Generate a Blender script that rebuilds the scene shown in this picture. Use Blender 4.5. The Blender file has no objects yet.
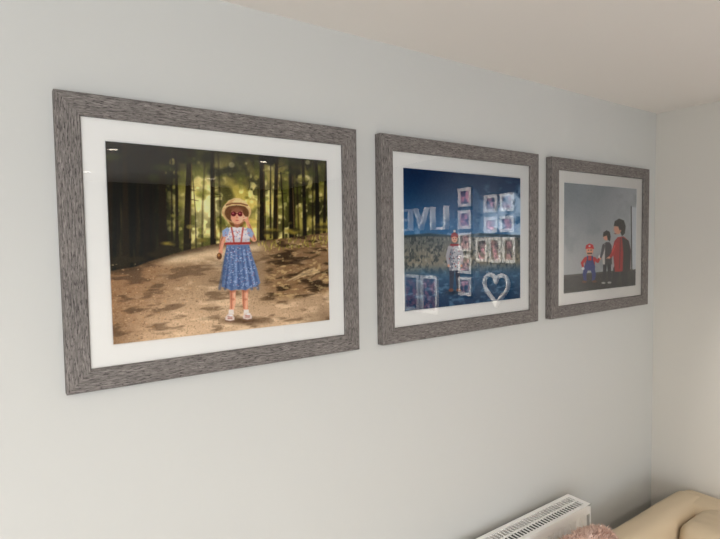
import bpy, bmesh, numpy as np, math, random
from mathutils import Matrix, Vector
random.seed(3)
scene=bpy.context.scene
scene.view_settings.view_transform='Standard'

# ---------------------------------------------------------------- helpers
def lin(c):
    c=np.asarray(c,float)/255.0
    return np.where(c<=.04045,c/12.92,((c+.055)/1.055)**2.4)
def L4(r,g,b):
    v=lin((r,g,b)); return (float(v[0]),float(v[1]),float(v[2]),1)
def new_mat(name,col,rough=.6,spec=.5):
    m=bpy.data.materials.new(name); m.use_nodes=True
    b=m.node_tree.nodes['Principled BSDF']
    b.inputs['Base Color'].default_value=col; b.inputs['Roughness'].default_value=rough
    b.inputs['Specular IOR Level'].default_value=spec
    return m,m.node_tree,b
def add_bump(nt,b,scale,strength,dist=.002,detail=4,coord='Object'):
    tc=nt.nodes.new('ShaderNodeTexCoord'); n=nt.nodes.new('ShaderNodeTexNoise')
    n.inputs['Scale'].default_value=scale; n.inputs['Detail'].default_value=detail
    bp=nt.nodes.new('ShaderNodeBump'); bp.inputs['Strength'].default_value=strength; bp.inputs['Distance'].default_value=dist
    nt.links.new(tc.outputs[coord],n.inputs['Vector']); nt.links.new(n.outputs['Fac'],bp.inputs['Height'])
    nt.links.new(bp.outputs['Normal'],b.inputs['Normal']); return n
def link(o,parent=None):
    scene.collection.objects.link(o)
    if parent: o.parent=parent
    return o
def empty(name,loc):
    e=bpy.data.objects.new(name,None); e.empty_display_size=.1; e.location=loc; return link(e)
def mesh_obj(name,verts,faces,mat,parent=None,smooth=False):
    me=bpy.data.meshes.new(name); me.from_pydata([tuple(v) for v in verts],[],faces); me.update()
    if mat: me.materials.append(mat)
    if smooth:
        for p in me.polygons: p.use_smooth=True
    return link(bpy.data.objects.new(name,me),parent)
def box_geo(x0,x1,y0,y1,z0,z1):
    v=[(x0,y0,z0),(x1,y0,z0),(x1,y1,z0),(x0,y1,z0),(x0,y0,z1),(x1,y0,z1),(x1,y1,z1),(x0,y1,z1)]
    f=[(0,3,2,1),(4,5,6,7),(0,1,5,4),(1,2,6,5),(2,3,7,6),(3,0,4,7)]
    return v,f
def boxes(name,lst,mat,parent=None,bevel=0,seg=2):
    V=[];F=[]
    for b in lst:
        v,f=box_geo(*b); n=len(V); V+=v; F+=[tuple(i+n for i in q) for q in f]
    o=mesh_obj(name,V,F,mat,parent)
    if bevel:
        m=o.modifiers.new('b','BEVEL'); m.width=bevel; m.segments=seg; m.limit_method='NONE'
        for p in o.data.polygons: p.use_smooth=True
        w=o.modifiers.new('w','WEIGHTED_NORMAL')
    return o
def lathe(name,prof,mat,parent,n=40,smooth_=True):
    V=[];F=[]
    for r,z in prof:
        for i in range(n): a=2*math.pi*i/n; V.append((r*math.cos(a),r*math.sin(a),z))
    for k in range(len(prof)-1):
        for i in range(n): j=(i+1)%n; F.append((k*n+i,k*n+j,(k+1)*n+j,(k+1)*n+i))
    return mesh_obj(name,V,F,mat,parent,smooth_)
def strut(name,p0,p1,r,mat,parent,n=12):
    p0,p1=Vector(p0),Vector(p1); V=[]
    for p in (p0,p1):
        for i in range(n): a=2*math.pi*i/n; V.append((p.x+r*math.cos(a),p.y+r*math.sin(a),p.z))
    F=[(i,(i+1)%n,n+(i+1)%n,n+i) for i in range(n)]+[tuple(range(n))[::-1],tuple(range(n,2*n))]
    return mesh_obj(name,V,F,mat,parent)

# ---------------------------------------------------------------- camera
FPX,YAW,PIT,ROL=519.335,0.60693,0.05192,-0.01537
R=(Matrix.Rotation(-YAW,3,'Z')@Matrix.Rotation(math.pi/2-PIT,3,'X')@Matrix.Rotation(ROL,3,'Z'))
cam=bpy.data.cameras.new('camera'); cam.sensor_width=36; cam.sensor_fit='HORIZONTAL'; cam.lens=FPX*36/720
cam.clip_start=.02
co=bpy.data.objects.new('camera',cam); co.matrix_world=Matrix.Translation((0,-1.25,1.75))@R.to_4x4(); link(co)
scene.camera=co

# ---------------------------------------------------------------- room
XE,XW,YS,ZC=2.602,-2.5,-4.05,2.342
wall_m,nt,b=new_mat('wall_paint',L4(200,201,198),.75,.25); add_bump(nt,b,220,.06,.001)
wallE_m,nt,b=new_mat('wall_paint_warm',L4(208,205,198),.75,.25); add_bump(nt,b,220,.06,.001)
wallS_m,nt,b=new_mat('wall_paint_darkened',L4(112,115,116),.75,.25); add_bump(nt,b,220,.06,.001)  # south wall colour darkened to cut the haze reflected in the glass
wallF_m,nt,b=new_mat('added_backdrop_dark',L4(72,78,86),.75,.25); add_bump(nt,b,220,.06,.001)  # dark colour of the added backdrop panel
ceil_m,nt,b=new_mat('ceiling_paint',L4(238,234,229),.85,.2); add_bump(nt,b,150,.05,.001)
trim_m,_,_=new_mat('white_gloss_trim',L4(235,235,232),.35)
floor_m,nt,b=new_mat('carpet',L4(178,172,164),.95,.1); add_bump(nt,b,400,.6,.004)
T=.12
boxes('wall_north',[(XW-T,XE+T,0,T,-.1,ZC+T)],wall_m)
boxes('wall_east',[(XE,XE+T,YS-T,0,-.1,ZC+T)],wallE_m)
boxes('added_dark_backdrop',[(XE-.006,XE+.001,YS,-.64,.12,ZC)],wallF_m)  # added unseen panel, keeps the middle glass reflection dark behind the display
boxes('wall_west',[(XW-T,XW,YS,0,-.1,ZC+T)],wall_m)
wx0,wx1,wz0,wz1=-2.25,-.15,.10,2.10
boxes('wall_south',[(XW-T,wx0,YS-T,YS,-.1,ZC+T),(wx1,XE+T,YS-T,YS,-.1,ZC+T),(wx0,wx1,YS-T,YS,-.1,wz0),(wx0,wx1,YS-T,YS,wz1,ZC+T)],wallS_m)
boxes('floor',[(XW-T,XE+T,YS-T,T,-.12,0)],floor_m)
boxes('ceiling',[(XW-T,XE+T,YS-T,T,ZC,ZC+.12)],ceil_m)
boxes('baseboard_north',[(XW,XE,-.016,0,0,.12)],trim_m)
boxes('baseboard_east',[(XE-.016,XE,YS,-.016,0,.12)],trim_m)
boxes('baseboard_south',[(wx1,XE-.016,YS,YS+.016,0,.12)],trim_m)
wl=[]
for x in np.linspace(wx0,wx1-.06,4): wl.append((x,x+.06,YS-.08,YS-.03,wz0,wz1))
wl+=[(wx0,wx1,YS-.081,YS-.029,wz0,wz0+.06),(wx0,wx1,YS-.081,YS-.029,wz1-.06,wz1)]
boxes('window_1',wl,trim_m)

w=bpy.data.worlds.new('world'); scene.world=w; w.use_nodes=True
w.node_tree.nodes['Background'].inputs['Color'].default_value=(.7,.8,1,1)
w.node_tree.nodes['Background'].inputs['Strength'].default_value=1.5
def area(name,loc,rot,sx,sy,e,col,shape='RECTANGLE',spread=math.pi,parent=None):
    l=bpy.data.lights.new(name,'AREA'); l.shape=shape; l.size=sx
    if shape=='RECTANGLE': l.size_y=sy
    l.energy=e; l.color=col; l.spread=spread
    o=bpy.data.objects.new(name,l); o.location=loc; o.rotation_euler=rot; return link(o,parent)
area('window_daylight',((wx0+wx1)/2,YS-.14,(wz0+wz1)/2),(math.pi/2,0,0),wx1-wx0,wz1-wz0,104,(.96,.98,1))
lamp_m,nt,b=new_mat('lamp_glow',(1,1,1,1),.4); b.inputs['Emission Color'].default_value=(1,.88,.72,1); b.inputs['Emission Strength'].default_value=18
ring_m,_,_=new_mat('lamp_bezel',L4(240,240,238),.3)
def downlight(x,y,e_=9):
    e=empty('recessed_downlight',(x,y,ZC))
    lathe('bezel',((.030,.0),(.030,-.004),(.044,-.006),(.047,0)),ring_m,e,32)
    n=32; V=[(.03*math.cos(2*math.pi*i/n),.03*math.sin(2*math.pi*i/n),-.002) for i in range(n)]
    mesh_obj('lens',V,[tuple(range(n))[::-1]],lamp_m,e)
    area('bulb',(0,0,-.012),(0,0,0),.055,0,e_,(1,.90,.79),'DISK',math.radians(160),e)
for x in (-1.4,-.4,.6,1.59): downlight(x,-2.28)
for x in (-.4,.6,1.59): downlight(x,-3.4,7)
metal_m,_,_=new_mat('brushed_metal',L4(170,168,165),.35)
# added ceiling spot, brightens the east wall display for its reflection
sp=empty('added_display_spot',(1.75,-1.25,ZC))
lathe('mount',[(0,0),(.035,0),(.035,-.015),(0,-.018)],metal_m,sp)
head=lathe('head',[(.012,.06),(.028,.05),(.034,0),(.030,0),(.02,.03),(0,.04)],metal_m,sp)
aim=Vector((XE-1.75,0,1.68-ZC+.06)).normalized(); q=(-aim).to_track_quat('Z','Y')
head.rotation_mode='QUATERNION'; head.rotation_quaternion=q; head.location=(0,0,-.075)
a_=area('bulb',(aim.x*.01,0,-.075+aim.z*.01),(0,0,0),.05,0,15,(1,.95,.9),'DISK',math.radians(82),sp)
a_.rotation_mode='QUATERNION'; a_.rotation_quaternion=q
# added unseen uplighter behind the viewer, brightens the ceiling
fl=empty('added_uplighter',(-1.3,-2.0,0))
lathe('base',[(0,0),(.14,0),(.14,.015),(.02,.03),(.012,.04)],metal_m,fl)
strut('pole',(0,0,.02),(0,0,1.66),.012,metal_m,fl)
lathe('bowl',[(.01,1.65),(.06,1.66),(.12,1.70),(.16,1.76),(.155,1.76),(.115,1.705),(.06,1.67),(0,1.665)],metal_m,fl)
area('uplight',(0,0,1.73),(math.pi,0,0),.2,0,22,(1,.93,.85),'DISK',math.radians(170),fl)

# ---------------------------------------------------------------- painter (builds the printed photographs as colour data on the print mesh)
def homog(src,dst):
    A=[];B=[]
    for (x,y),(u,v) in zip(src,dst):
        A.append([x,y,1,0,0,0,-u*x,-u*y]); B.append(u)
        A.append([0,0,0,x,y,1,-v*x,-v*y]); B.append(v)
    h=np.linalg.solve(np.array(A,float),np.array(B,float)); return np.append(h,1).reshape(3,3)
def vnoise(w,h,nx,ny,seed,octaves=1):
    rng=np.random.default_rng(seed); out=np.zeros((h,w)); amp=1;tot=0
    for o in range(octaves):
        gx,gy=int(nx*2**o)+2,int(ny*2**o)+2
        g=rng.random((gy+1,gx+1))
        X=np.linspace(0,gx-1e-6,w); Y=np.linspace(0,gy-1e-6,h)
        xi=X.astype(int); yi=Y.astype(int); fx=X-xi; fy=Y-yi
        fx=fx*fx*(3-2*fx); fy=fy*fy*(3-2*fy); fx=fx[None,:]; fy=fy[:,None]
        a=g[yi][:,xi]; b_=g[yi][:,xi+1]; c=g[yi+1][:,xi]; d=g[yi+1][:,xi+1]
        out+=amp*((a*(1-fx)+b_*fx)*(1-fy)+(c*(1-fx)+d*fx)*fy); tot+=amp; amp*=.55
    return out/tot
class Canvas:
    def __init__(s,w,h,corners):
        s.w,s.h=w,h
        s.H=homog(corners,[(0,0),(w,0),(w,h),(0,h)]); Hi=np.linalg.inv(s.H)
        U,V=np.meshgrid(np.arange(w)+.5,np.arange(h)+.5)
        q=np.tensordot(Hi,np.stack([U,V,np.ones_like(U)]),axes=1)
        s.X=q[0]/q[2]; s.Y=q[1]/q[2]; s.img=np.zeros((h,w,3))
    def sl(s,x0,y0,x1,y1):
        P=s.H@np.array([[x0,x1,x1,x0],[y0,y0,y1,y1],[1,1,1,1]]); P=P[:2]/P[2]
        a,b_=np.floor(P.min(1)).astype(int)-1; c,d=np.ceil(P.max(1)).astype(int)+1
        a,c=max(a,0),min(c,s.w); b_,d=max(b_,0),min(d,s.h)
        return (slice(b_,max(d,b_)),slice(a,max(c,a)))
    def blend(s,S,al,col):
        col=np.asarray(col,float)
        al=np.clip(al,0,1)[...,None]; s.img[S]=s.img[S]*(1-al)+col*al
    def poly(s,pts,col,soft=.8,a=1):
        pts=np.array(pts,float); m=soft+1
        S=s.sl(pts[:,0].min()-m,pts[:,1].min()-m,pts[:,0].max()+m,pts[:,1].max()+m)
        X,Y=s.X[S],s.Y[S]
        if X.size==0: return
        ins=np.zeros(X.shape,bool); dist=np.full(X.shape,1e9)
        for i in range(len(pts)):
            x1,y1=pts[i]; x2,y2=pts[(i+1)%len(pts)]
            if y1!=y2: ins^=((Y<y1)!=(Y<y2))&(X<(x2-x1)*(Y-y1)/(y2-y1)+x1)
            dx,dy=x2-x1,y2-y1; t=np.clip(((X-x1)*dx+(Y-y1)*dy)/(dx*dx+dy*dy+1e-9),0,1)
            dist=np.minimum(dist,np.hypot(X-x1-t*dx,Y-y1-t*dy))
        sd=np.where(ins,-dist,dist); s.blend(S,np.clip(.5-sd/soft,0,1)*a,col)
    def ell(s,cx,cy,rx,ry,col,soft=.8,a=1,rot=0):
        r=max(rx,ry)+soft+1; S=s.sl(cx-r,cy-r,cx+r,cy+r); X,Y=s.X[S]-cx,s.Y[S]-cy
        if X.size==0: return
        c,n=math.cos(rot),math.sin(rot); X,Y=X*c+Y*n,-X*n+Y*c
        d=(np.sqrt((X/rx)**2+(Y/ry)**2)-1)*min(rx,ry); s.blend(S,np.clip(.5-d/soft,0,1)*a,col)
    def line(s,pts,rad,col,soft=.8,a=1):
        if not hasattr(rad,'__len__'): rad=[rad]*len(pts)
        p=np.array(pts,float); m=max(rad)+soft+1
        S=s.sl(p[:,0].min()-m,p[:,1].min()-m,p[:,0].max()+m,p[:,1].max()+m); X,Y=s.X[S],s.Y[S]
        if X.size==0: return
        D=np.full(X.shape,1e9)
        for i in range(len(p)-1):
            x1,y1=p[i];x2,y2=p[i+1];dx,dy=x2-x1,y2-y1
            t=np.clip(((X-x1)*dx+(Y-y1)*dy)/(dx*dx+dy*dy+1e-9),0,1)
            D=np.minimum(D,np.hypot(X-x1-t*dx,Y-y1-t*dy)-(rad[i]+(rad[i+1]-rad[i])*t))
        s.blend(S,np.clip(.5-D/soft,0,1)*a,col)
def mix(a,b_,t): t=np.clip(t,0,1)[...,None]; return np.asarray(a,float)*(1-t)+np.asarray(b_,float)*t
def smooth(a,b_,x): t=np.clip((x-a)/(b_-a),0,1); return t*t*(3-2*t)

def paint_forest():
    W,H=620,494
    c=Canvas(W,H,[(106,138),(329,154),(332,321),(113,346)])
    X,Y=c.X,c.Y; rng=np.random.default_rng(5)
    yb=np.interp(X,[100,113,135,150,185,205,222,245,262,290,331],[270,270,266,260,249,244,241,239,238,235,229])
    glow=smooth(150,200,X)*(1-.25*smooth(262,330,X))
    f=np.broadcast_to(np.array([18.,19,12]),(H,W,3)).copy()
    n1=vnoise(W,H,11,8,1,3); n2=vnoise(W,H,40,26,2,2); nv=vnoise(W,H,60,3,9,2); n9=vnoise(W,H,18,13,14,2)
    low=smooth(145,210,Y)
    f=mix(f,(96,90,40),glow*(.5+.5*n1)*(.5+.5*low))
    f=mix(f,(190,172,92),glow*smooth(.42,.66,n1)*(.4+.6*low))
    f=mix(f,(228,214,146),glow*smooth(.54,.74,n2)*smooth(150,190,Y)*.85)
    f=mix(f,(246,232,176),np.exp(-((X-203)/19)**2-((Y-200)/38)**2)*.85*(.4+.8*n9))
    f=mix(f,(236,220,156),np.exp(-((X-268)/13)**2-((Y-206)/26)**2)*.75*(.4+.8*n9))
    f=mix(f,(90,92,34),glow*smooth(.5,.72,vnoise(W,H,20,14,12,2))*.7)
    f=mix(f,(58,50,30),(1-smooth(125,170,X))*smooth(.5,.8,nv)*.8)
    f=mix(f,(14,16,9),(1-smooth(140,178,Y+9*n9))*(.5+.55*vnoise(W,H,16,7,3,2)))
    c.img=f
    for i in range(60):
        x=rng.uniform(165,330); y=rng.uniform(155,232); r=rng.uniform(1,3.2)
        c.ell(x,y,r,r,[(216,200,118),(124,122,48),(242,230,186)][rng.integers(3)],1.6,.4)
    xs=[(110,3,.95),(119,1.2,.7),(127,3.2,.95),(138,1.6,.8),(147,3.4,.95),(154,1.5,.8),(163,4.2,.98),(172,.9,.7),(177,1.7,.85),(187,3.6,.98),(196,.6,.6),(202,.8,.6),(213,2.6,.96),(221,.9,.6),(258,1,.7),(263,3.2,.98),(271,.9,.8),(276,2.4,.97),(284,1,.8),(293,3,.98),(300,.9,.7),(306,1.9,.95),(314,.8,.7),(319,2.2,.96),(326,1.5,.9)]
    for x,wd,a in xs:
        lean=rng.uniform(-3.5,3.5); d=rng.integers(0,12); base=np.interp(x,[100,150,222,331],[272,262,242,230])+rng.uniform(-2,2)
        top=134 if wd>1.5 else rng.uniform(134,175)
        c.line([(x+lean,top),(x+lean*.3+rng.uniform(-.5,.5),(top+base)/2),(x,base)],[wd*.62,wd*.85,wd*1.1],(27+d,20+d*.8,12),rng.uniform(.9,2),a)
        if wd>2.3 and x>170: c.line([(x+lean*.8+wd*.55,160),(x+wd*.8,236)],[.3,.6],(140,112,68),.9,.6)
        if wd>2:
            for j in range(3):
                yy=rng.uniform(150,205); sg=rng.choice([-1,1]); c.line([(x+lean*.4,yy),(x+lean*.4+sg*rng.uniform(5,11),yy-rng.uniform(-2,5))],[.5,.2],(30,26,14),.8,.7)
    for i in range(46):
        x=rng.uniform(106,330); y=rng.uniform(136,176); c.ell(x,y,rng.uniform(4,11),rng.uniform(2,5),(16,18,9) if i%3 else (52,60,22),3,.6)
    for i in range(30):
        x=rng.uniform(172,330); y=rng.uniform(165,226); r=rng.uniform(1,2.8); c.ell(x,y,r*1.3,r,[(196,184,100),(110,108,40),(60,66,24)][rng.integers(3)],1.8,.45)
    for i in range(26):
        x=rng.uniform(165,330); c.ell(x,np.interp(x,[170,331],[246,226])+rng.uniform(-7,1),rng.uniform(3,7),1.9,(140,124,54) if i%2 else (50,44,24),2,.7)
    for i in range(18):
        x=rng.uniform(108,175); c.ell(x,np.interp(x,[108,175],[266,250])-rng.uniform(0,6),rng.uniform(5,10),2.4,(44,38,22),2.5,.85)
    g=mix((150,126,98),(190,166,138),smooth(255,335,Y))
    n3=vnoise(W,H,60,60,21,4); n4=vnoise(W,H,10,34,22,3); n5=vnoise(W,H,220,180,23,2)
    left=1-smooth(130,225,X+(Y-250)*.55)
    g=mix(g,(136,102,70),left*(.4+.6*n3))
    g=mix(g,(86,64,44),left*smooth(.48,.68,n4)*.8)
    g=mix(g,(100,80,60),smooth(.54,.72,n4)*.6)
    g=mix(g,(222,202,172),smooth(.54,.74,vnoise(W,H,9,22,29,3))*.5*smooth(150,190,X))
    g=mix(g,(92,70,50),smooth(.62,.8,n5)*.3)
    g=mix(g,(210,190,158),np.exp(-((Y-(262-(X-150)*.16))/5)**2)*smooth(150,175,X)*(1-smooth(255,270,X))*.75)
    g=mix(g,(60,46,30),np.exp(-((Y-yb)/4)**2)*.6)
    bank=smooth(256,280,X)*(1-smooth(0,12,Y-(290+(300-X)*.15)))
    g=mix(g,(122,92,60),bank*(.4+.6*n3)*.8); g=mix(g,(58,44,28),bank*smooth(.48,.66,n4)*.85); g=mix(g,(204,180,132),bank*smooth(.56,.74,vnoise(W,H,34,60,26,3))*.6)
    g=mix(g,(84,64,44),smooth(290,331,X)*smooth(298,325,Y)*.5)
    g=mix(g,(100,78,56),(1-smooth(110,150,X))*smooth(290,346,Y)*.4)
    k=smooth(-1,1,Y-yb)[...,None]; c.img=c.img*(1-k)+g*k
    for k in range(7):
        x0=rng.uniform(300,334); y0=rng.uniform(246,272)
        pts=[(x0,y0)]
        for j in range(4): pts.append((pts[-1][0]-rng.uniform(5,9),pts[-1][1]+rng.uniform(1,4)))
        c.line(pts,[1,.9,.8,.6,.3],(204,184,146) if k%2 else (58,44,30),1.2,.55)
    for k in range(70):
        x=rng.uniform(258,331); y=np.interp(x,[258,331],[240,231])+rng.uniform(-1,8); c.line([(x,y+3),(x+rng.uniform(-1,1),y)],[.6,.3],(128,122,52) if k%3 else (190,176,96),.7,.7)
    for k in range(300):
        x=rng.uniform(108,230); y=rng.uniform(262,346)
        if rng.random()<(x-150)/90: continue
        c.ell(x,y,rng.uniform(.5,1.2),rng.uniform(.3,.6),[(184,142,98),(84,62,44),(208,184,146)][rng.integers(3)],.7,.5)
    for k in range(110):
        c.ell(rng.uniform(170,331),rng.uniform(290,345),rng.uniform(.4,1.2),rng.uniform(.25,.5),[(120,96,74),(224,206,180)][rng.integers(2)],.7,.5)
    # ---- girl
    c.ell(246,321,22,3.2,(80,60,42),4,.8)
    sk=(202,148,122); skd=(146,94,72); skl=(228,180,152)
    for x,xx in ((232.8,231),(245.2,246.2)):
        c.line([(x,284),(x-.3,297),(x-.2,303),(xx,313)],[3.5,2.9,2.7,2],sk,.8)
        c.line([(x-2,290),(x-1.6,308)],[.9,.7],skd,1.2,.7); c.line([(x+1.4,290),(x+1,308)],[.8,.6],skl,1.2,.7)
        c.ell(x,299,1.8,1.3,skd,1.2,.45); c.ell(x,290,3.4,2,skd,2,.6)
        c.poly([(xx-2.5,309.5),(xx+2.5,309.5),(xx+2.7,314.5),(xx-2.7,314.5)],(206,198,192),.8)
    for x,y in ((229.7,318.6),(247.4,317.2)):
        c.poly([(x-4.4,y+2),(x-4.8,y-1),(x-2.2,y-4.4),(x+2.4,y-4.4),(x+4.6,y-.8),(x+4.4,y+2.2),(x,y+3.2)],(196,184,176),.9)
        c.line([(x-4.4,y+2.4),(x,y+3.4),(x+4.4,y+2.4)],.7,(120,92,74),.7); c.line([(x-2,y-1.6),(x+2,y-1.6)],.5,(160,110,100),.6); c.line([(x-2,y),(x+2,y)],.5,(160,110,100),.6)
        c.ell(x+1,y-2.8,1.8,1,(228,222,216),.8,.8)
    c.ell(236.5,217,7.8,8,(112,76,46),1.4)
    c.line([(226.5,229),(222.5,238),(220.5,248)],[2.9,2.5,1.8],sk,.8); c.line([(224.3,231),(220.8,239),(219.2,247)],[.8,.7,.5],skd,1,.7)
    c.ell(220.6,250,2.1,2.5,sk,.8)
    for i in range(3): c.line([(219.6+i,250.5),(219.2+i*.9,253.4)],[.6,.45],sk,.5)
    c.ell(219.2,254.6,2.6,3.4,(92,58,34),.8); c.ell(218.6,253.6,1.2,1.4,(156,114,70),.8)
    c.line([(249,229),(254.2,237)],[2.9,2.4],sk,.8); c.line([(254.2,237),(247.6,219)],[2.3,1.7],sk,.8); c.line([(255.2,237.4),(249.8,222)],[.7,.5],skd,.9,.7)
    c.poly([(224.5,228.5),(230,224.5),(244,224.5),(250.5,228.5),(249.4,242.5),(226,242.5)],(200,196,196),.9)
    c.poly([(226,236),(249.6,236),(249.4,242.5),(226,242.5)],(170,164,166),2.5,.6)
    c.poly([(222,228.5),(227.5,224.5),(229.5,227),(227.5,234),(222.6,234.5)],(140,156,184),.9); c.poly([(246.5,225),(251,226),(254,231),(252,235.5),(248.2,233)],(140,156,184),.9)
    for k in range(60): c.ell(rng.uniform(225,250),rng.uniform(227,241),.6,.5,[(180,110,108),(116,134,170)][rng.integers(2)],.5,.7)
    c.line([(231.5,225),(233,233),(234,241)],.8,(166,74,64),.8,.85); c.line([(243.2,225),(242,233),(241,241)],.8,(166,74,64),.8,.85)
    c.line([(226,241.6),(249.4,241)],1.25,(158,62,56),.8); c.line([(238.8,242),(236.5,250)],.6,(158,62,56),.7); c.line([(239.2,242),(241,249)],.6,(158,62,56),.7)
    c.poly([(226.5,243),(249,242.4),(252.5,254),(257,267),(260.5,282),(256,286),(251,286.6),(246,289.4),(238,288.6),(231,290),(226,287.4),(221.5,286),(222.6,270),(224.4,256)],(104,124,156),.9)
    for x,a in ((226,.5),(229.5,.6),(233.5,.5),(238,.6),(242,.5),(246,.6),(250,.5)): c.line([(238+(x-238)*.9,245),(238.8+(x-238)*1.62,288)],[.5,1.5],(60,80,116),1.6,a)
    for x in (228,236,244,248.5): c.line([(238+(x-238)*.9,248),(239+(x-238)*1.5,284)],[.3,.9],(160,176,200),1.4,.6)
    for k in range(320):
        y=rng.uniform(245,287); hw=11.5+(y-243)*.165; x=238.5+rng.uniform(-hw,hw)+(y-243)*.04
        c.ell(x,y,rng.uniform(.35,.8),rng.uniform(.3,.6),[(200,206,216),(176,188,206),(54,70,104),(150,108,122)][rng.integers(4)],.7,.65)
    c.poly([(222,262),(226,250),(228,262),(226,287),(221.5,286)],(50,68,100),2.5,.35)
    c.ell(237,221.5,3,3.6,skd,.9)
    c.ell(236.6,208.6,14.8,11.4,(200,170,124),.9,1,-.05); c.ell(236.8,210.2,12.2,9.4,(104,72,46),1.2)
    c.ell(237,213.2,6.7,8.4,(208,156,128),.9); c.ell(241,215.5,3,5,(226,182,156),2.4,.6); c.ell(236.8,206.8,7,3,(130,88,64),2,.85)
    c.line([(230.2,208),(229.8,217)],[1.2,.8],(104,70,44),1,.9); c.line([(244,208),(244.4,214)],[1,.6],(104,70,44),1,.8)
    c.poly([(222.5,205.5),(225,201.4),(229,197),(234.6,194.6),(240,194.8),(246,198),(250.8,205),(245,202.8),(236.5,201.9),(228.5,203.2)],(214,186,140),1)
    c.poly([(226,201.5),(230.4,196.8),(235,195.6),(232,199),(230,202.4)],(174,140,96),1.6,.7)
    c.line([(226.5,202),(232,200.2),(241,200.2),(247.4,202)],.8,(124,86,56),.8,.9)
    c.line([(222.6,209),(228,218.5),(236,221.2)],[.7,.6,.4],(178,144,98),1,.6)
    c.ell(233.6,211,2.6,2.5,(96,30,38),.7); c.ell(240.4,211,2.6,2.5,(96,30,38),.7); c.line([(235.5,210.5),(238.8,210.5)],.4,(96,30,38),.5)
    c.ell(233,210.3,.9,.8,(186,106,110),.7,.9); c.ell(239.8,210.3,.9,.8,(186,106,110),.7,.9)
    c.ell(237,214.4,.9,.8,(180,118,94),.9,.8); c.ell(237.2,217.6,1.6,.6,(166,84,78),.7,.85)
    c.ell(246.6,216.4,2.1,2.8,sk,.8,1,.3)
    for i in range(4): c.line([(246.4-i*.1,216-i*.5),(242.6+i*.35,210.8+i*1.7)],[.8,.55],skl if i%2 else sk,.6)
    c.img+= (vnoise(W,H,300,240,77,1)-.5)[...,None]*14
    return c
def paint_beach():
    W,H=420,335
    c=Canvas(W,H,[(404,168),(521.5,178),(520.5,299.5),(405,312)])
    X,Y=c.X,c.Y; rng=np.random.default_rng(8)
    t=smooth(168,242,Y)
    c.img=mix((10,42,74),(66,112,148),t)
    n=vnoise(W,H,7,9,31,4); n2=vnoise(W,H,18,26,32,3)
    c.img=mix(c.img,(196,212,226),smooth(.43,.62,n)*smooth(468,505,X)*.8*smooth(178,198,Y))
    c.img=mix(c.img,(134,166,194),smooth(.5,.75,n2)*smooth(204,238,Y)*.6)
    hy=np.interp(X,[404,521],[236,238])
    g=mix((108,110,106),(134,128,114),smooth(238,262,Y)); m=vnoise(W,H,60,40,33,3)
    g=mix(g,(66,72,72),smooth(.46,.7,m)*.8); g=mix(g,(170,164,148),smooth(.58,.8,vnoise(W,H,80,26,34,2))*.5)
    low=smooth(262,278,Y+(X-460)*.04)
    g=g*(1-low[...,None])+mix((56,90,116),(24,52,82),smooth(272,312,Y))*low[...,None]
    g=mix(g,(104,140,162),low*smooth(.5,.78,vnoise(W,H,20,40,35,3))*.5)
    k=smooth(-.6,.6,Y-hy)[...,None]; c.img=c.img*(1-k)+g*k
    c.line([(404,237),(430,235.5),(455,237),(480,235.5),(521,237)],[1,1.6,.8,1.6,1.2],(56,70,74),1.4,.85)
    c.ell(455,293,8,2.2,(20,34,48),3,.7)
    for x in (452.3,457.7): c.line([(x,268),(x+(x-455)*.2,284),(x+(x-455)*.3,289)],[2.5,2,1.8],(60,64,78),.7); c.ell(x+(x-455)*.4,290.5,2.4,1.6,(120,80,64),.7)
    c.poly([(450,247),(453,244.5),(458,244.5),(460.7,248),(461,262),(460.4,271),(449.8,271),(449,260)],(176,174,176),.8)
    c.poly([(450,248),(453,250),(452.6,271),(449.8,271),(449,260)],(110,110,120),1.4,.7)
    for k in range(60): c.ell(rng.uniform(449.5,460.5),rng.uniform(247,271),rng.uniform(.4,.8),rng.uniform(.4,.8),[(140,60,64),(60,72,90),(226,224,222),(90,96,110)][rng.integers(4)],.6,.8)
    c.line([(450,248),(447.6,257),(449,265)],[1.7,1.4,1.2],(164,160,162),.7); c.line([(460.4,248),(462.8,257),(461.5,265)],[1.7,1.4,1.2],(164,160,162),.7)
    c.ell(449,266.3,1.2,1.4,(206,156,130),.6); c.ell(461.6,266.3,1.2,1.4,(206,156,130),.6)
    c.line([(451.6,245.6),(458.6,245.6)],1.1,(140,60,62),.7)
    c.ell(455,239.4,3,4,(206,158,134),.7); c.poly([(451.4,238.6),(451.9,234.6),(455,232.6),(458,234.6),(458.7,238.6),(455,236.9)],(150,70,68),.7); c.ell(455,231.8,1.2,1.2,(216,206,200),.6)
    c.ell(453.8,239.2,.4,.4,(50,34,30),.5); c.ell(456.3,239.2,.4,.4,(50,34,30),.5); c.line([(454.4,241.4),(455.8,241.4)],.3,(160,80,76),.5)
    c.img+= (vnoise(W,H,220,180,78,1)-.5)[...,None]*10
    return c
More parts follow.
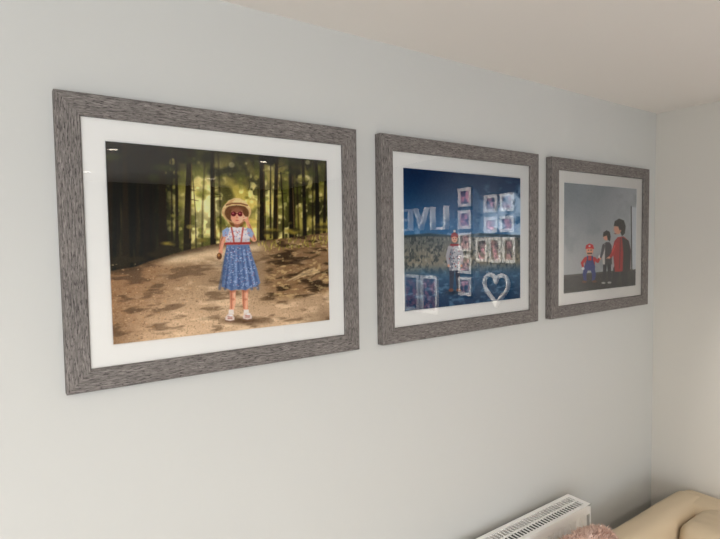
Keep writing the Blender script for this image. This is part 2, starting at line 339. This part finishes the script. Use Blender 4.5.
def paint_street():
    W,H=400,319
    c=Canvas(W,H,[(565,181),(639,188),(638.5,285),(565,294)])
    X,Y=c.X,c.Y; rng=np.random.default_rng(9)
    c.img=mix((132,138,142),(162,164,164),smooth(181,262,Y))
    c.img=mix(c.img,(184,186,188),smooth(598,640,X)*.6)
    c.img=mix(c.img,(112,120,124),smooth(.5,.8,vnoise(W,H,5,5,41,4))*.3)
    gy=np.interp(X,[565,639],[275,268]); k=smooth(-.6,.6,Y-gy)[...,None]
    g=mix((50,48,48),(24,23,26),smooth(272,292,Y)); g=mix(g,(100,94,88),smooth(.55,.8,vnoise(W,H,60,60,43,3))*.4)
    c.img=c.img*(1-k)+g*k
    c.line([(565,276),(639,269)],.6,(74,70,68),.8)
    # small figure in red cap, white gloves and blue dungarees
    c.ell(592,283,9,1.6,(24,22,24),2,.7)
    for x0,x1,x2 in ((588.8,586.6,587.4),(594.2,596.4,595.6)):
        c.line([(x0,266),(x1,274),(x2,280)],[2.3,1.9,1.5],(38,54,118),.6)
    c.ell(586.6,281.4,2.4,1.3,(96,54,32),.6); c.ell(596.8,281,2.4,1.3,(96,54,32),.6)
    c.poly([(587,257),(590.4,255.2),(594.6,255.4),(597.4,257.8),(597,266),(587,266)],(176,30,36),.7)
    c.poly([(588.6,260),(595.4,260),(597.4,266),(597,270),(587,270),(586.6,266)],(38,54,118),.7); c.line([(589.6,256),(589.6,261)],.7,(38,54,118),.6); c.line([(594.4,256),(594.4,261)],.7,(38,54,118),.6)
    c.line([(587.6,258),(584.2,262.4),(585.2,267)],[1.5,1.3,1],(176,30,36),.6); c.line([(596.6,258),(600,261),(602,257.4)],[1.5,1.3,1],(176,30,36),.6)
    c.ell(585.2,268,1.5,1.5,(226,224,220),.5); c.ell(602.2,256.2,1.5,1.6,(226,224,220),.5)
    c.ell(591.8,250.4,3.6,4.4,(208,152,124),.7); c.poly([(587.4,248.4),(588.2,244.6),(591.6,242.8),(595,244.2),(596.4,248.2),(592,247.6)],(182,26,34),.6); c.ell(591.6,245.4,1,1,(230,226,222),.5)
    c.line([(590,252.8),(593.8,252.8)],.6,(40,26,20),.5); c.ell(591.9,251.4,1,.8,(216,146,120),.5); c.ell(590.6,249.6,.5,.6,(30,40,60),.4); c.ell(593.2,249.6,.5,.6,(30,40,60),.4)
    # child between
    c.line([(607.5,262),(607,273),(606.4,281)],[2,1.6,1.3],(36,38,46),.6); c.line([(611.4,262),(612,273),(612,281)],[2,1.6,1.3],(36,38,46),.6)
    c.ell(606,282.4,2.1,1,(170,166,164),.6); c.ell(612,282,2.1,1,(170,166,164),.6)
    c.poly([(605.4,243.6),(608.6,241.4),(612,241.6),(614,245),(614.4,263.6),(605,264),(604,254)],(60,58,64),.8)
    c.poly([(605.4,244),(607.4,243),(607.4,263.8),(605,264),(604,254)],(190,186,182),.9)
    c.line([(606,245),(604.4,252.6),(603,257)],[1.5,1.3,.9],(70,68,76),.7); c.ell(602.6,258,1,1,(200,150,124),.5)
    c.ell(608.4,236,2.8,3.8,(200,150,126),.6); c.poly([(605.2,236),(605.6,231.8),(608.8,229.6),(612,231.2),(613,236),(612.2,240.6),(610.2,239),(609.2,234.8)],(24,20,21),.8)
    # taller figure on the right, black hair, red jacket, looking down
    c.line([(619,268),(617.6,279),(616,288)],[3.1,2.6,2.1],(24,26,36),.7); c.line([(626.4,268),(627.6,279),(627.4,288)],[3.3,2.7,2.2],(20,22,30),.7)
    c.poly([(616.6,241),(620,236.6),(626,235.8),(631,240),(633.4,250),(632.8,270),(617.4,271.4),(616,256)],(160,30,34),.9)
    c.poly([(624.6,236.4),(631,240),(633.4,250),(632.8,270),(625.4,271),(626,252)],(24,20,26),1.2)
    c.line([(618.6,243.6),(615.4,252.6),(612.4,256.6)],[2.4,1.9,1.3],(168,36,38),.8); c.line([(617.2,245),(615,251)],[.6,.5],(210,84,80),.9,.8)
    c.ell(611.4,257,1.3,1.1,(200,150,124),.5); c.line([(611.6,256.4),(609.4,257.6)],.45,(200,150,124),.5)
    c.line([(623,238),(622,268)],.5,(90,20,24),.8,.7)
    c.ell(619.8,228.6,3.6,5,(196,146,122),.8,1,-.2); c.poly([(616.2,225.2),(617,220.6),(621.4,218),(626.2,219.8),(628,225.6),(627.2,232.6),(624.4,235.4),(622.4,230.4),(620.6,225.6)],(18,15,17),.9)
    c.ell(622.8,230.2,.9,1.3,(178,124,104),.6); c.line([(616.8,232.8),(618.4,233.2)],.35,(130,70,62),.5)
    c.poly([(633.5,206),(639.5,207),(639.5,268),(635.6,269),(633.8,240)],(190,194,198),.8)
    c.line([(633.5,206),(634.4,268)],.5,(50,52,56),.6)
    c.img+= (vnoise(W,H,200,160,79,1)-.5)[...,None]*10
    return c

# ---------------------------------------------------------------- frames
wood_m,nt,b=new_mat('weathered_grey_wood',L4(110,105,102),.6,.3)
N=nt.nodes; K=nt.links
uv=N.new('ShaderNodeUVMap'); uv.uv_map='UVMap'
def stretched(sx,sy,detail,rough=.6):
    mp=N.new('ShaderNodeMapping'); mp.inputs['Scale'].default_value=(sx,sy,1); K.new(uv.outputs[0],mp.inputs['Vector'])
    n=N.new('ShaderNodeTexNoise'); n.inputs['Scale'].default_value=1; n.inputs['Detail'].default_value=detail; n.inputs['Roughness'].default_value=rough
    K.new(mp.outputs[0],n.inputs['Vector']); return n
n1=stretched(40,340,5,.75); n2=stretched(70,420,3,.65); n3=stretched(9,60,3)
r1=N.new('ShaderNodeValToRGB'); e=r1.color_ramp.elements
e[0].position=.32; e[0].color=L4(80,76,74); e[1].position=.70; e[1].color=L4(166,160,156)
m_=r1.color_ramp.elements.new(.5); m_.color=L4(122,117,114)
K.new(n1.outputs['Fac'],r1.inputs[0])
r2=N.new('ShaderNodeValToRGB'); r2.color_ramp.elements[0].position=.37; r2.color_ramp.elements[0].color=(.12,.11,.11,1); r2.color_ramp.elements[1].position=.46; r2.color_ramp.elements[1].color=(1,1,1,1)
K.new(n2.outputs['Fac'],r2.inputs[0])
mx=N.new('ShaderNodeMix'); mx.data_type='RGBA'; mx.blend_type='MULTIPLY'; mx.inputs[0].default_value=.85
K.new(r1.outputs[0],mx.inputs[6]); K.new(r2.outputs[0],mx.inputs[7])
r3=N.new('ShaderNodeValToRGB'); r3.color_ramp.elements[0].position=.3; r3.color_ramp.elements[0].color=(.74,.73,.72,1); r3.color_ramp.elements[1].position=.7; r3.color_ramp.elements[1].color=(1.05,1.04,1.03,1)
K.new(n3.outputs['Fac'],r3.inputs[0])
mx2=N.new('ShaderNodeMix'); mx2.data_type='RGBA'; mx2.blend_type='MULTIPLY'; mx2.inputs[0].default_value=1
K.new(mx.outputs[2],mx2.inputs[6]); K.new(r3.outputs[0],mx2.inputs[7]); K.new(mx2.outputs[2],b.inputs['Base Color'])
bp=N.new('ShaderNodeBump'); bp.inputs['Strength'].default_value=.5; bp.inputs['Distance'].default_value=.001
K.new(n1.outputs['Fac'],bp.inputs['Height']); K.new(bp.outputs[0],b.inputs['Normal'])

mat_m,nt,b=new_mat('mat_board',L4(244,242,237),.85,.15); add_bump(nt,b,500,.05,.0005)
core_m,_,_=new_mat('mat_bevel_core',L4(250,249,246),.8,.1)
back_m,_,_=new_mat('backing_board',L4(90,70,50),.9)
glass_m=bpy.data.materials.new('picture_glass'); glass_m.use_nodes=True; nt=glass_m.node_tree; nt.nodes.clear()
o=nt.nodes.new('ShaderNodeOutputMaterial'); mi=nt.nodes.new('ShaderNodeMixShader'); fr=nt.nodes.new('ShaderNodeFresnel'); fr.inputs['IOR'].default_value=1.5
mu=nt.nodes.new('ShaderNodeMath'); mu.operation='MULTIPLY'; mu.inputs[1].default_value=2.0; mu.use_clamp=True
tr=nt.nodes.new('ShaderNodeBsdfTransparent'); gl=nt.nodes.new('ShaderNodeBsdfGlossy'); gl.inputs['Roughness'].default_value=0.0
nt.links.new(fr.outputs[0],mu.inputs[0]); nt.links.new(mu.outputs[0],mi.inputs[0]); nt.links.new(tr.outputs[0],mi.inputs[1]); nt.links.new(gl.outputs[0],mi.inputs[2]); nt.links.new(mi.outputs[0],o.inputs[0])

FW,FH=.739,.626
MO=.047; IM=.092
GAIN=1.42
def sweep(name,prof,parent,mat):
    V=[];F=[];UV=[]
    cum=[0]
    for i in range(1,len(prof)): cum.append(cum[-1]+math.hypot(prof[i][0]-prof[i-1][0],prof[i][1]-prof[i-1][1]))
    off=random.uniform(0,20)
    for i,(o_,y) in enumerate(prof):
        for (x,z) in ((o_,o_),(FW-o_,o_),(FW-o_,FH-o_),(o_,FH-o_)): V.append((x,y,z))
    for i in range(len(prof)-1):
        for s in range(4):
            t=(s+1)%4
            q=(i*4+s,i*4+t,(i+1)*4+t,(i+1)*4+s); F.append(q)
            for vi,c_ in zip(q,(cum[i],cum[i],cum[i+1],cum[i+1])):
                v=V[vi]; u=(v[0] if s%2==0 else v[2])+off+s*3.7; UV.append((u,c_+s*.31+off))
    me=bpy.data.meshes.new(name); me.from_pydata(V,[],F); me.materials.append(mat)
    l=me.uv_layers.new(name='UVMap'); l.data.foreach_set('uv',np.array(UV).ravel())
    me.update(); return link(bpy.data.objects.new(name,me),parent)
def rect_ring(name,o0,y0,o1,y1,parent,mat):
    V=[]
    for o_,y in ((o0,y0),(o1,y1)):
        for (x,z) in ((o_,o_),(FW-o_,o_),(FW-o_,FH-o_),(o_,FH-o_)): V.append((x,y,z))
    return mesh_obj(name,V,[(s,(s+1)%4,4+(s+1)%4,4+s) for s in range(4)],mat,parent)
def picture(X,Z,canvas,pname,g=1.0,contrast=1.12):
    e=empty('picture_frame',(X,0,Z))
    sweep('moulding',[(.004,-.001),(0,-.003),(0,-.0285),(.0015,-.030),(.0445,-.030),(.047,-.0275),(.047,-.017)],e,wood_m)
    rect_ring('mat_board',MO-.004,-.0205,IM,-.0205,e,mat_m)
    rect_ring('mat_bevel',IM,-.0205,IM+.0015,-.0190,e,core_m)
    boxes('backing',[(.004,FW-.004,-.015,-.001,.004,FH-.004)],back_m,e)
    yg=-.0225
    mesh_obj('glass_pane',[(MO-.003,yg,MO-.003),(FW-MO+.003,yg,MO-.003),(FW-MO+.003,yg,FH-MO+.003),(MO-.003,yg,FH-MO+.003)],[(0,1,2,3)],glass_m,e)
    w,h=canvas.w,canvas.h
    x=np.linspace(IM,FW-IM,w); z=np.linspace(FH-IM,IM,h)
    GX,GZ=np.meshgrid(x,z); co_=np.stack([GX,np.full_like(GX,-.0188),GZ],-1).reshape(-1,3)
    idx=np.arange(w*h).reshape(h,w)
    q=np.stack([idx[1:,:-1],idx[1:,1:],idx[:-1,1:],idx[:-1,:-1]],-1).reshape(-1,4)
    me=bpy.data.meshes.new(pname); me.vertices.add(w*h); me.vertices.foreach_set('co',co_.ravel())
    me.loops.add(q.size); me.loops.foreach_set('vertex_index',q.ravel().astype(np.int32))
    me.polygons.add(len(q)); me.polygons.foreach_set('loop_start',np.arange(0,q.size,4,dtype=np.int32))
    me.update(calc_edges=True)
    at=me.color_attributes.new('print','FLOAT_COLOR','POINT')
    im=np.clip(118+(canvas.img-118)*contrast,2,255)
    col=np.clip(lin(im)*GAIN*g,0,.95).reshape(-1,3)
    at.data.foreach_set('color',np.concatenate([col,np.ones((len(col),1))],1).ravel())
    m,nt,b=new_mat(pname+'_ink',(1,1,1,1),.5,.1)
    a=nt.nodes.new('ShaderNodeAttribute'); a.attribute_name='print'; nt.links.new(a.outputs['Color'],b.inputs['Base Color'])
    me.materials.append(m); link(bpy.data.objects.new(pname,me),e)
picture(.1034,1.4425,paint_forest(),'forest_print')
picture(.9270,1.4425,paint_beach(),'beach_print',.95)
picture(1.7467,1.4410,paint_street(),'street_print')

# ---------------------------------------------------------------- radiator
rad_m,nt,b=new_mat('radiator_enamel',L4(238,238,235),.35)
dark_m,_,_=new_mat('radiator_slot_shade',L4(30,30,30),.7)  # near-black colour stands in for shade inside the grille slots
RX0,RX1,RY0,RY1,RZ0,RZ1=.75,1.845,-.140,-.040,.13,.723
e=empty('radiator',((RX0+RX1)/2,-.09,RZ0)); ox,oy,oz=e.location
def Lb(*t): return (t[0]-ox,t[1]-ox,t[2]-oy,t[3]-oy,t[4]-oz,t[5]-oz)
V=[];F=[]
for y0,sgn in ((RY0+.006,-1),(RY1-.006,1)):
    xs=[];ys=[]
    x=RX0+.03
    while x<RX1-.04:
        for dx,dy in ((0,0),(.004,.006),(.014,.006),(.018,0)):
            xs.append(x+dx); ys.append(y0+sgn*dy*.8)
        x+=.0333
    xs.append(RX1-.02); ys.append(y0)
    base=len(V)
    for a,b_ in zip(xs,ys):
        V.append((a-ox,b_-oy,RZ0+.03-oz)); V.append((a-ox,b_-oy,RZ1-.035-oz))
    for i in range(len(xs)-1): F.append((base+2*i,base+2*i+2,base+2*i+3,base+2*i+1))
mesh_obj('ribbed_panels',V,F,rad_m,e)
boxes('panel_headers',[Lb(RX0+.004,RX1-.004,RY0+.002,RY0+.014,RZ1-.038,RZ1-.006),Lb(RX0+.004,RX1-.004,RY0+.002,RY0+.014,RZ0,RZ0+.034),Lb(RX0+.004,RX1-.004,RY1-.014,RY1-.002,RZ1-.038,RZ1-.006),Lb(RX0+.004,RX1-.004,RY1-.014,RY1-.002,RZ0,RZ0+.034)],rad_m,e,.003)
boxes('end_panels',[Lb(RX1-.006,RX1,RY0,RY1,RZ0,RZ1),Lb(RX0,RX0+.006,RY0,RY1,RZ0,RZ1)],rad_m,e,.0025)
boxes('convector_core',[Lb(RX0+.02,RX1-.02,RY0+.015,RY1-.015,RZ0+.03,RZ1-.03)],dark_m,e)
gr=[Lb(RX0,RX1,RY0,RY0+.016,RZ1-.004,RZ1+.001),Lb(RX0,RX1,RY1-.016,RY1,RZ1-.004,RZ1+.001),Lb(RX1-.022,RX1,RY0,RY1,RZ1-.004,RZ1+.0012),Lb(RX0,RX0+.018,RY0,RY1,RZ1-.004,RZ1+.0012),
    Lb(RX0,RX1,-.093,-.087,RZ1-.004,RZ1+.0005)]
x=RX0+.024
while x<RX1-.02:
    gr.append(Lb(x,x+.0045,RY0+.004,RY1-.004,RZ1-.003,RZ1)); x+=.0165
boxes('top_grille',gr,rad_m,e)
boxes('wall_brackets',[Lb(RX0+.2,RX0+.23,-.042,-.0005,RZ0+.1,RZ1-.1),Lb(RX1-.23,RX1-.2,-.042,-.0005,RZ0+.1,RZ1-.1)],rad_m,e)
def tube(name,pts,r,mat,parent,cyc=False):
    cu=bpy.data.curves.new(name,'CURVE'); cu.dimensions='3D'; cu.bevel_depth=r; cu.bevel_resolution=4
    s=cu.splines.new('POLY'); s.points.add(len(pts)-1)
    for p_,q in zip(s.points,pts): p_.co=(*q,1)
    s.use_cyclic_u=cyc; cu.materials.append(mat); return link(bpy.data.objects.new(name,cu),parent)
tube('valve_pipe',[(RX0-.04-ox,0,-oz+0),(RX0-.04-ox,0,.04),(RX0+.01-ox,0,.04)],.0075,rad_m,e)
tube('valve_pipe_right',[(RX1+.03-ox,0,-oz+0),(RX1+.03-ox,0,.04),(RX1-.01-ox,0,.04)],.0075,rad_m,e)

# ---------------------------------------------------------------- sofa
lea_m,nt,b=new_mat('cream_leather',L4(206,188,160),.5,.4)
n=add_bump(nt,b,90,.25,.002,6)
def pad(name,x0,x1,y0,y1,z0,z1,bev,puff,parent,wr=.004):
    bm=bmesh.new(); bmesh.ops.create_cube(bm,size=1)
    bmesh.ops.scale(bm,vec=(x1-x0,y1-y0,z1-z0),verts=bm.verts)
    bmesh.ops.bevel(bm,geom=bm.edges[:],offset=bev,segments=5,profile=.5,affect='EDGES')
    bmesh.ops.subdivide_edges(bm,edges=[e_ for e_ in bm.edges if e_.calc_length()>.08],cuts=9,use_grid_fill=True)
    hx,hy,hz=(x1-x0)/2,(y1-y0)/2,(z1-z0)/2
    for v in bm.verts:
        p=v.co; a,b_,c_=p.x/hx,p.y/hy,p.z/hz
        p.z+=puff*c_*(1-a*a)*(1-b_*b_)
        p.y+=puff*.6*b_*(1-a*a)*(1-c_*c_)
        p.x+=puff*.6*a*(1-b_*b_)*(1-c_*c_)
        w_=wr*(math.sin(a*7+b_*3+x0*9)*math.cos(b_*5+c_*4)+.5*math.sin(a*17+y0*5+b_*11)); p.z+=w_*(1 if c_>.3 else .3)
    me=bpy.data.meshes.new(name); bm.to_mesh(me); bm.free()
    for pl in me.polygons: pl.use_smooth=True
    me.materials.append(lea_m)
    o=bpy.data.objects.new(name,me); o.location=((x0+x1)/2-parent.location.x,(y0+y1)/2-parent.location.y,(z0+z1)/2); link(o,parent)
    m=o.modifiers.new('s','SUBSURF'); m.levels=1; m.render_levels=1
    return o
sx0,sx1=1.82,2.59; sy1,sy0=-.148,-2.10
s=empty('sofa',((sx0+sx1)/2,(sy0+sy1)/2,0))
pad('base',sx0+.04,sx1-.02,sy0+.03,sy1-.03,.06,.30,.03,.0,s,.001)
pad('arm',sx0,sx1-.04,sy1-.135,sy1,.08,.605,.05,.006,s,.004)
pad('arm_far',sx0,sx1-.04,sy0,sy0+.135,.08,.605,.05,.006,s,.004)
pad('back',sx1-.20,sx1,sy0+.01,sy1-.01,.08,.60,.05,.004,s,.002)
ym=(sy0+sy1)/2
for a,b_,k in ((ym+.003,sy1-.142,''),(sy0+.142,ym-.003,'_2')):
    pad('seat_cushion'+k,sx0+.01,sx1-.21,a,b_,.29,.44,.045,.015,s)
    pad('back_cushion'+k,sx1-.40,sx1-.12,a+.005,b_-.004,.40,.606,.055,.015,s)
foot_m,_,_=new_mat('dark_wood_foot',L4(60,42,30),.5)
boxes('feet',[(fx-s.location.x,fx+.05-s.location.x,y-s.location.y,y+.05-s.location.y,0,.09) for fx in (sx0+.05,sx1-.12) for y in (sy0+.06,sy1-.12)],foot_m,s)

# ---------------------------------------------------------------- fluffy pink cushion standing on a small stool
fl_m,nt,b=new_mat('pink_faux_fur',L4(214,182,166),.9,.1)
ocn=nt.nodes.new('ShaderNodeTexNoise'); ocn.inputs['Scale'].default_value=35
tc=nt.nodes.new('ShaderNodeTexCoord'); nt.links.new(tc.outputs['Object'],ocn.inputs['Vector'])
rr=nt.nodes.new('ShaderNodeValToRGB'); rr.color_ramp.elements[0].position=.35; rr.color_ramp.elements[0].color=L4(196,162,146); rr.color_ramp.elements[1].position=.65; rr.color_ramp.elements[1].color=L4(232,208,196)
nt.links.new(ocn.outputs['Fac'],rr.inputs[0]); nt.links.new(rr.outputs[0],b.inputs['Base Color'])
def fluffy(cx,cy,cz,ax,ay,az):
    bm=bmesh.new(); bmesh.ops.create_icosphere(bm,subdivisions=5,radius=1)
    rng=random.Random(4)
    for v in bm.verts:
        p=v.co.copy(); 
        q=Vector((math.copysign(abs(p.x)**.62,p.x),p.y,math.copysign(abs(p.z)**.62,p.z)))
        k=1+.03*math.sin(9*p.x+2)*math.cos(7*p.z)
        v.co=Vector((q.x*ax*k,q.y*ay*k,q.z*az*k))
    bm.normal_update()
    base=[(v.co.copy(),v.normal.copy()) for v in bm.verts]
    for f in bm.faces: f.smooth=True
    for _ in range(16000):
        c_,n_=rng.choice(base); c_=c_+Vector((rng.gauss(0,.005),rng.gauss(0,.005),rng.gauss(0,.003)))
        d=(n_+Vector((rng.gauss(0,.45),rng.gauss(0,.45),rng.gauss(0,.45)))).normalized()
        t=d.cross(Vector((rng.random(),rng.random(),rng.random()))).normalized()*.0014
        L=rng.uniform(.008,.018); bend=Vector((rng.gauss(0,.003),rng.gauss(0,.003),-.002))
        a=bm.verts.new(c_-t); b2=bm.verts.new(c_+t); m1=bm.verts.new(c_+d*L*.6+t*.7); m0=bm.verts.new(c_+d*L*.6-t*.7); tip=bm.verts.new(c_+d*L+bend)
        bm.faces.new((a,b2,m1,m0)); bm.faces.new((m0,m1,tip))
    zmin=min(v.co.z for v in bm.verts)
    me=bpy.data.meshes.new('fluffy_cushion'); bm.to_mesh(me); bm.free(); me.materials.append(fl_m)
    o=bpy.data.objects.new('fluffy_cushion',me); o.location=(cx,cy,cz-zmin); return link(o)
fluffy(1.565,-.275,.421,.19,.075,.150)
st=empty('footstool',(1.565,-.33,0))
lathe('padded_seat',[(0,.36),(.165,.36),(.178,.37),(.178,.40),(.165,.415),(.1,.42),(0,.42)],lea_m,st)
for i in range(4):
    a=math.pi/4+i*math.pi/2; strut('leg_%d'%(i+1),(.15*math.cos(a),.15*math.sin(a),0),(.11*math.cos(a),.11*math.sin(a),.365),.012,foot_m,st)

# ---------------------------------------------------------------- display on the east wall (seen reflected in the glass)
XF=XE-.006
wf_m,_,_=new_mat('white_frame_paint',L4(250,250,248),.4)
let_m,nt,b=new_mat('letter_face_added_glow',L4(250,248,240),.4); b.inputs['Emission Color'].default_value=(.95,.97,1,1); b.inputs['Emission Strength'].default_value=.35  # glow added so the letters and heart show up in the glass
pp_m,nt,b=new_mat('small_photo_print',L4(80,90,105),.4)
tc=nt.nodes.new('ShaderNodeTexCoord'); nn=nt.nodes.new('ShaderNodeTexNoise'); nn.inputs['Scale'].default_value=25; nt.links.new(tc.outputs['Object'],nn.inputs[0])
rr=nt.nodes.new('ShaderNodeValToRGB'); rr.color_ramp.elements[0].position=.4; rr.color_ramp.elements[0].color=L4(40,50,66); rr.color_ramp.elements[1].position=.62; rr.color_ramp.elements[1].color=L4(200,140,150)
nt.links.new(nn.outputs['Fac'],rr.inputs[0]); nt.links.new(rr.outputs[0],b.inputs['Base Color'])
cu=bpy.data.curves.new('txt','FONT'); cu.body='LIVE'; cu.size=.25; cu.extrude=.02; cu.offset=-.003; cu.space_character=1.12; cu.align_x='CENTER'; cu.materials.append(let_m)
to=bpy.data.objects.new('tmp',cu); scene.collection.objects.link(to)
bpy.context.view_layer.update()
me=bpy.data.meshes.new_from_object(to.evaluated_get(bpy.context.evaluated_depsgraph_get())); bpy.data.objects.remove(to)
lo=bpy.data.objects.new('wall_letters',me); lo.matrix_world=Matrix.Translation((XF-.021,-1.66,1.83))@Matrix(((0,0,-1),(-1,0,0),(0,1,0))).to_4x4(); link(lo)
g=empty('gallery_photo_frames',(XF,-1.1,1.7)); gx,gy,gz=g.location
fr=[];pr=[]
def small(y0,y1,z0,z1,t=.02):
    fr.extend([(-.018,0,y0-gy,y0+t-gy,z0-gz,z1-gz),(-.018,0,y1-t-gy,y1-gy,z0-gz,z1-gz),(-.0181,0,y0-gy,y1-gy,z0-gz,z0+t-gz),(-.0181,0,y0-gy,y1-gy,z1-t-gz,z1-gz)])
    pr.append((-.008,-.001,y0+t-gy,y1-t-gy,z0+t-gz,z1-t-gz))
for z in (1.38,1.53,1.68,1.83,1.98): small(-1.33,-1.21,z,z+.125)
for y in (-1.17,-1.06,-.95): small(y,y+.10,1.61,1.77)
for y in (-1.10,-.97): small(y,y+.11,1.80,1.90); small(y,y+.11,1.93,2.04)
small(-1.92,-1.74,1.22,1.50,.025); small(-1.72,-1.54,1.22,1.50,.025)
boxes('frame_rims',fr,wf_m,g); boxes('small_photos',pr,pp_m,g)
pts=[]
for i in range(60):
    t=2*math.pi*i/60; pts.append((0,-(16*math.sin(t)**3)*.0060,(13*math.cos(t)-5*math.cos(2*t)-2*math.cos(3*t)-math.cos(4*t))*.0068))
h=empty('heart_ornament',(XF-.016,-1.0,1.45)); tube('heart_ring',pts,.014,let_m,h,True)
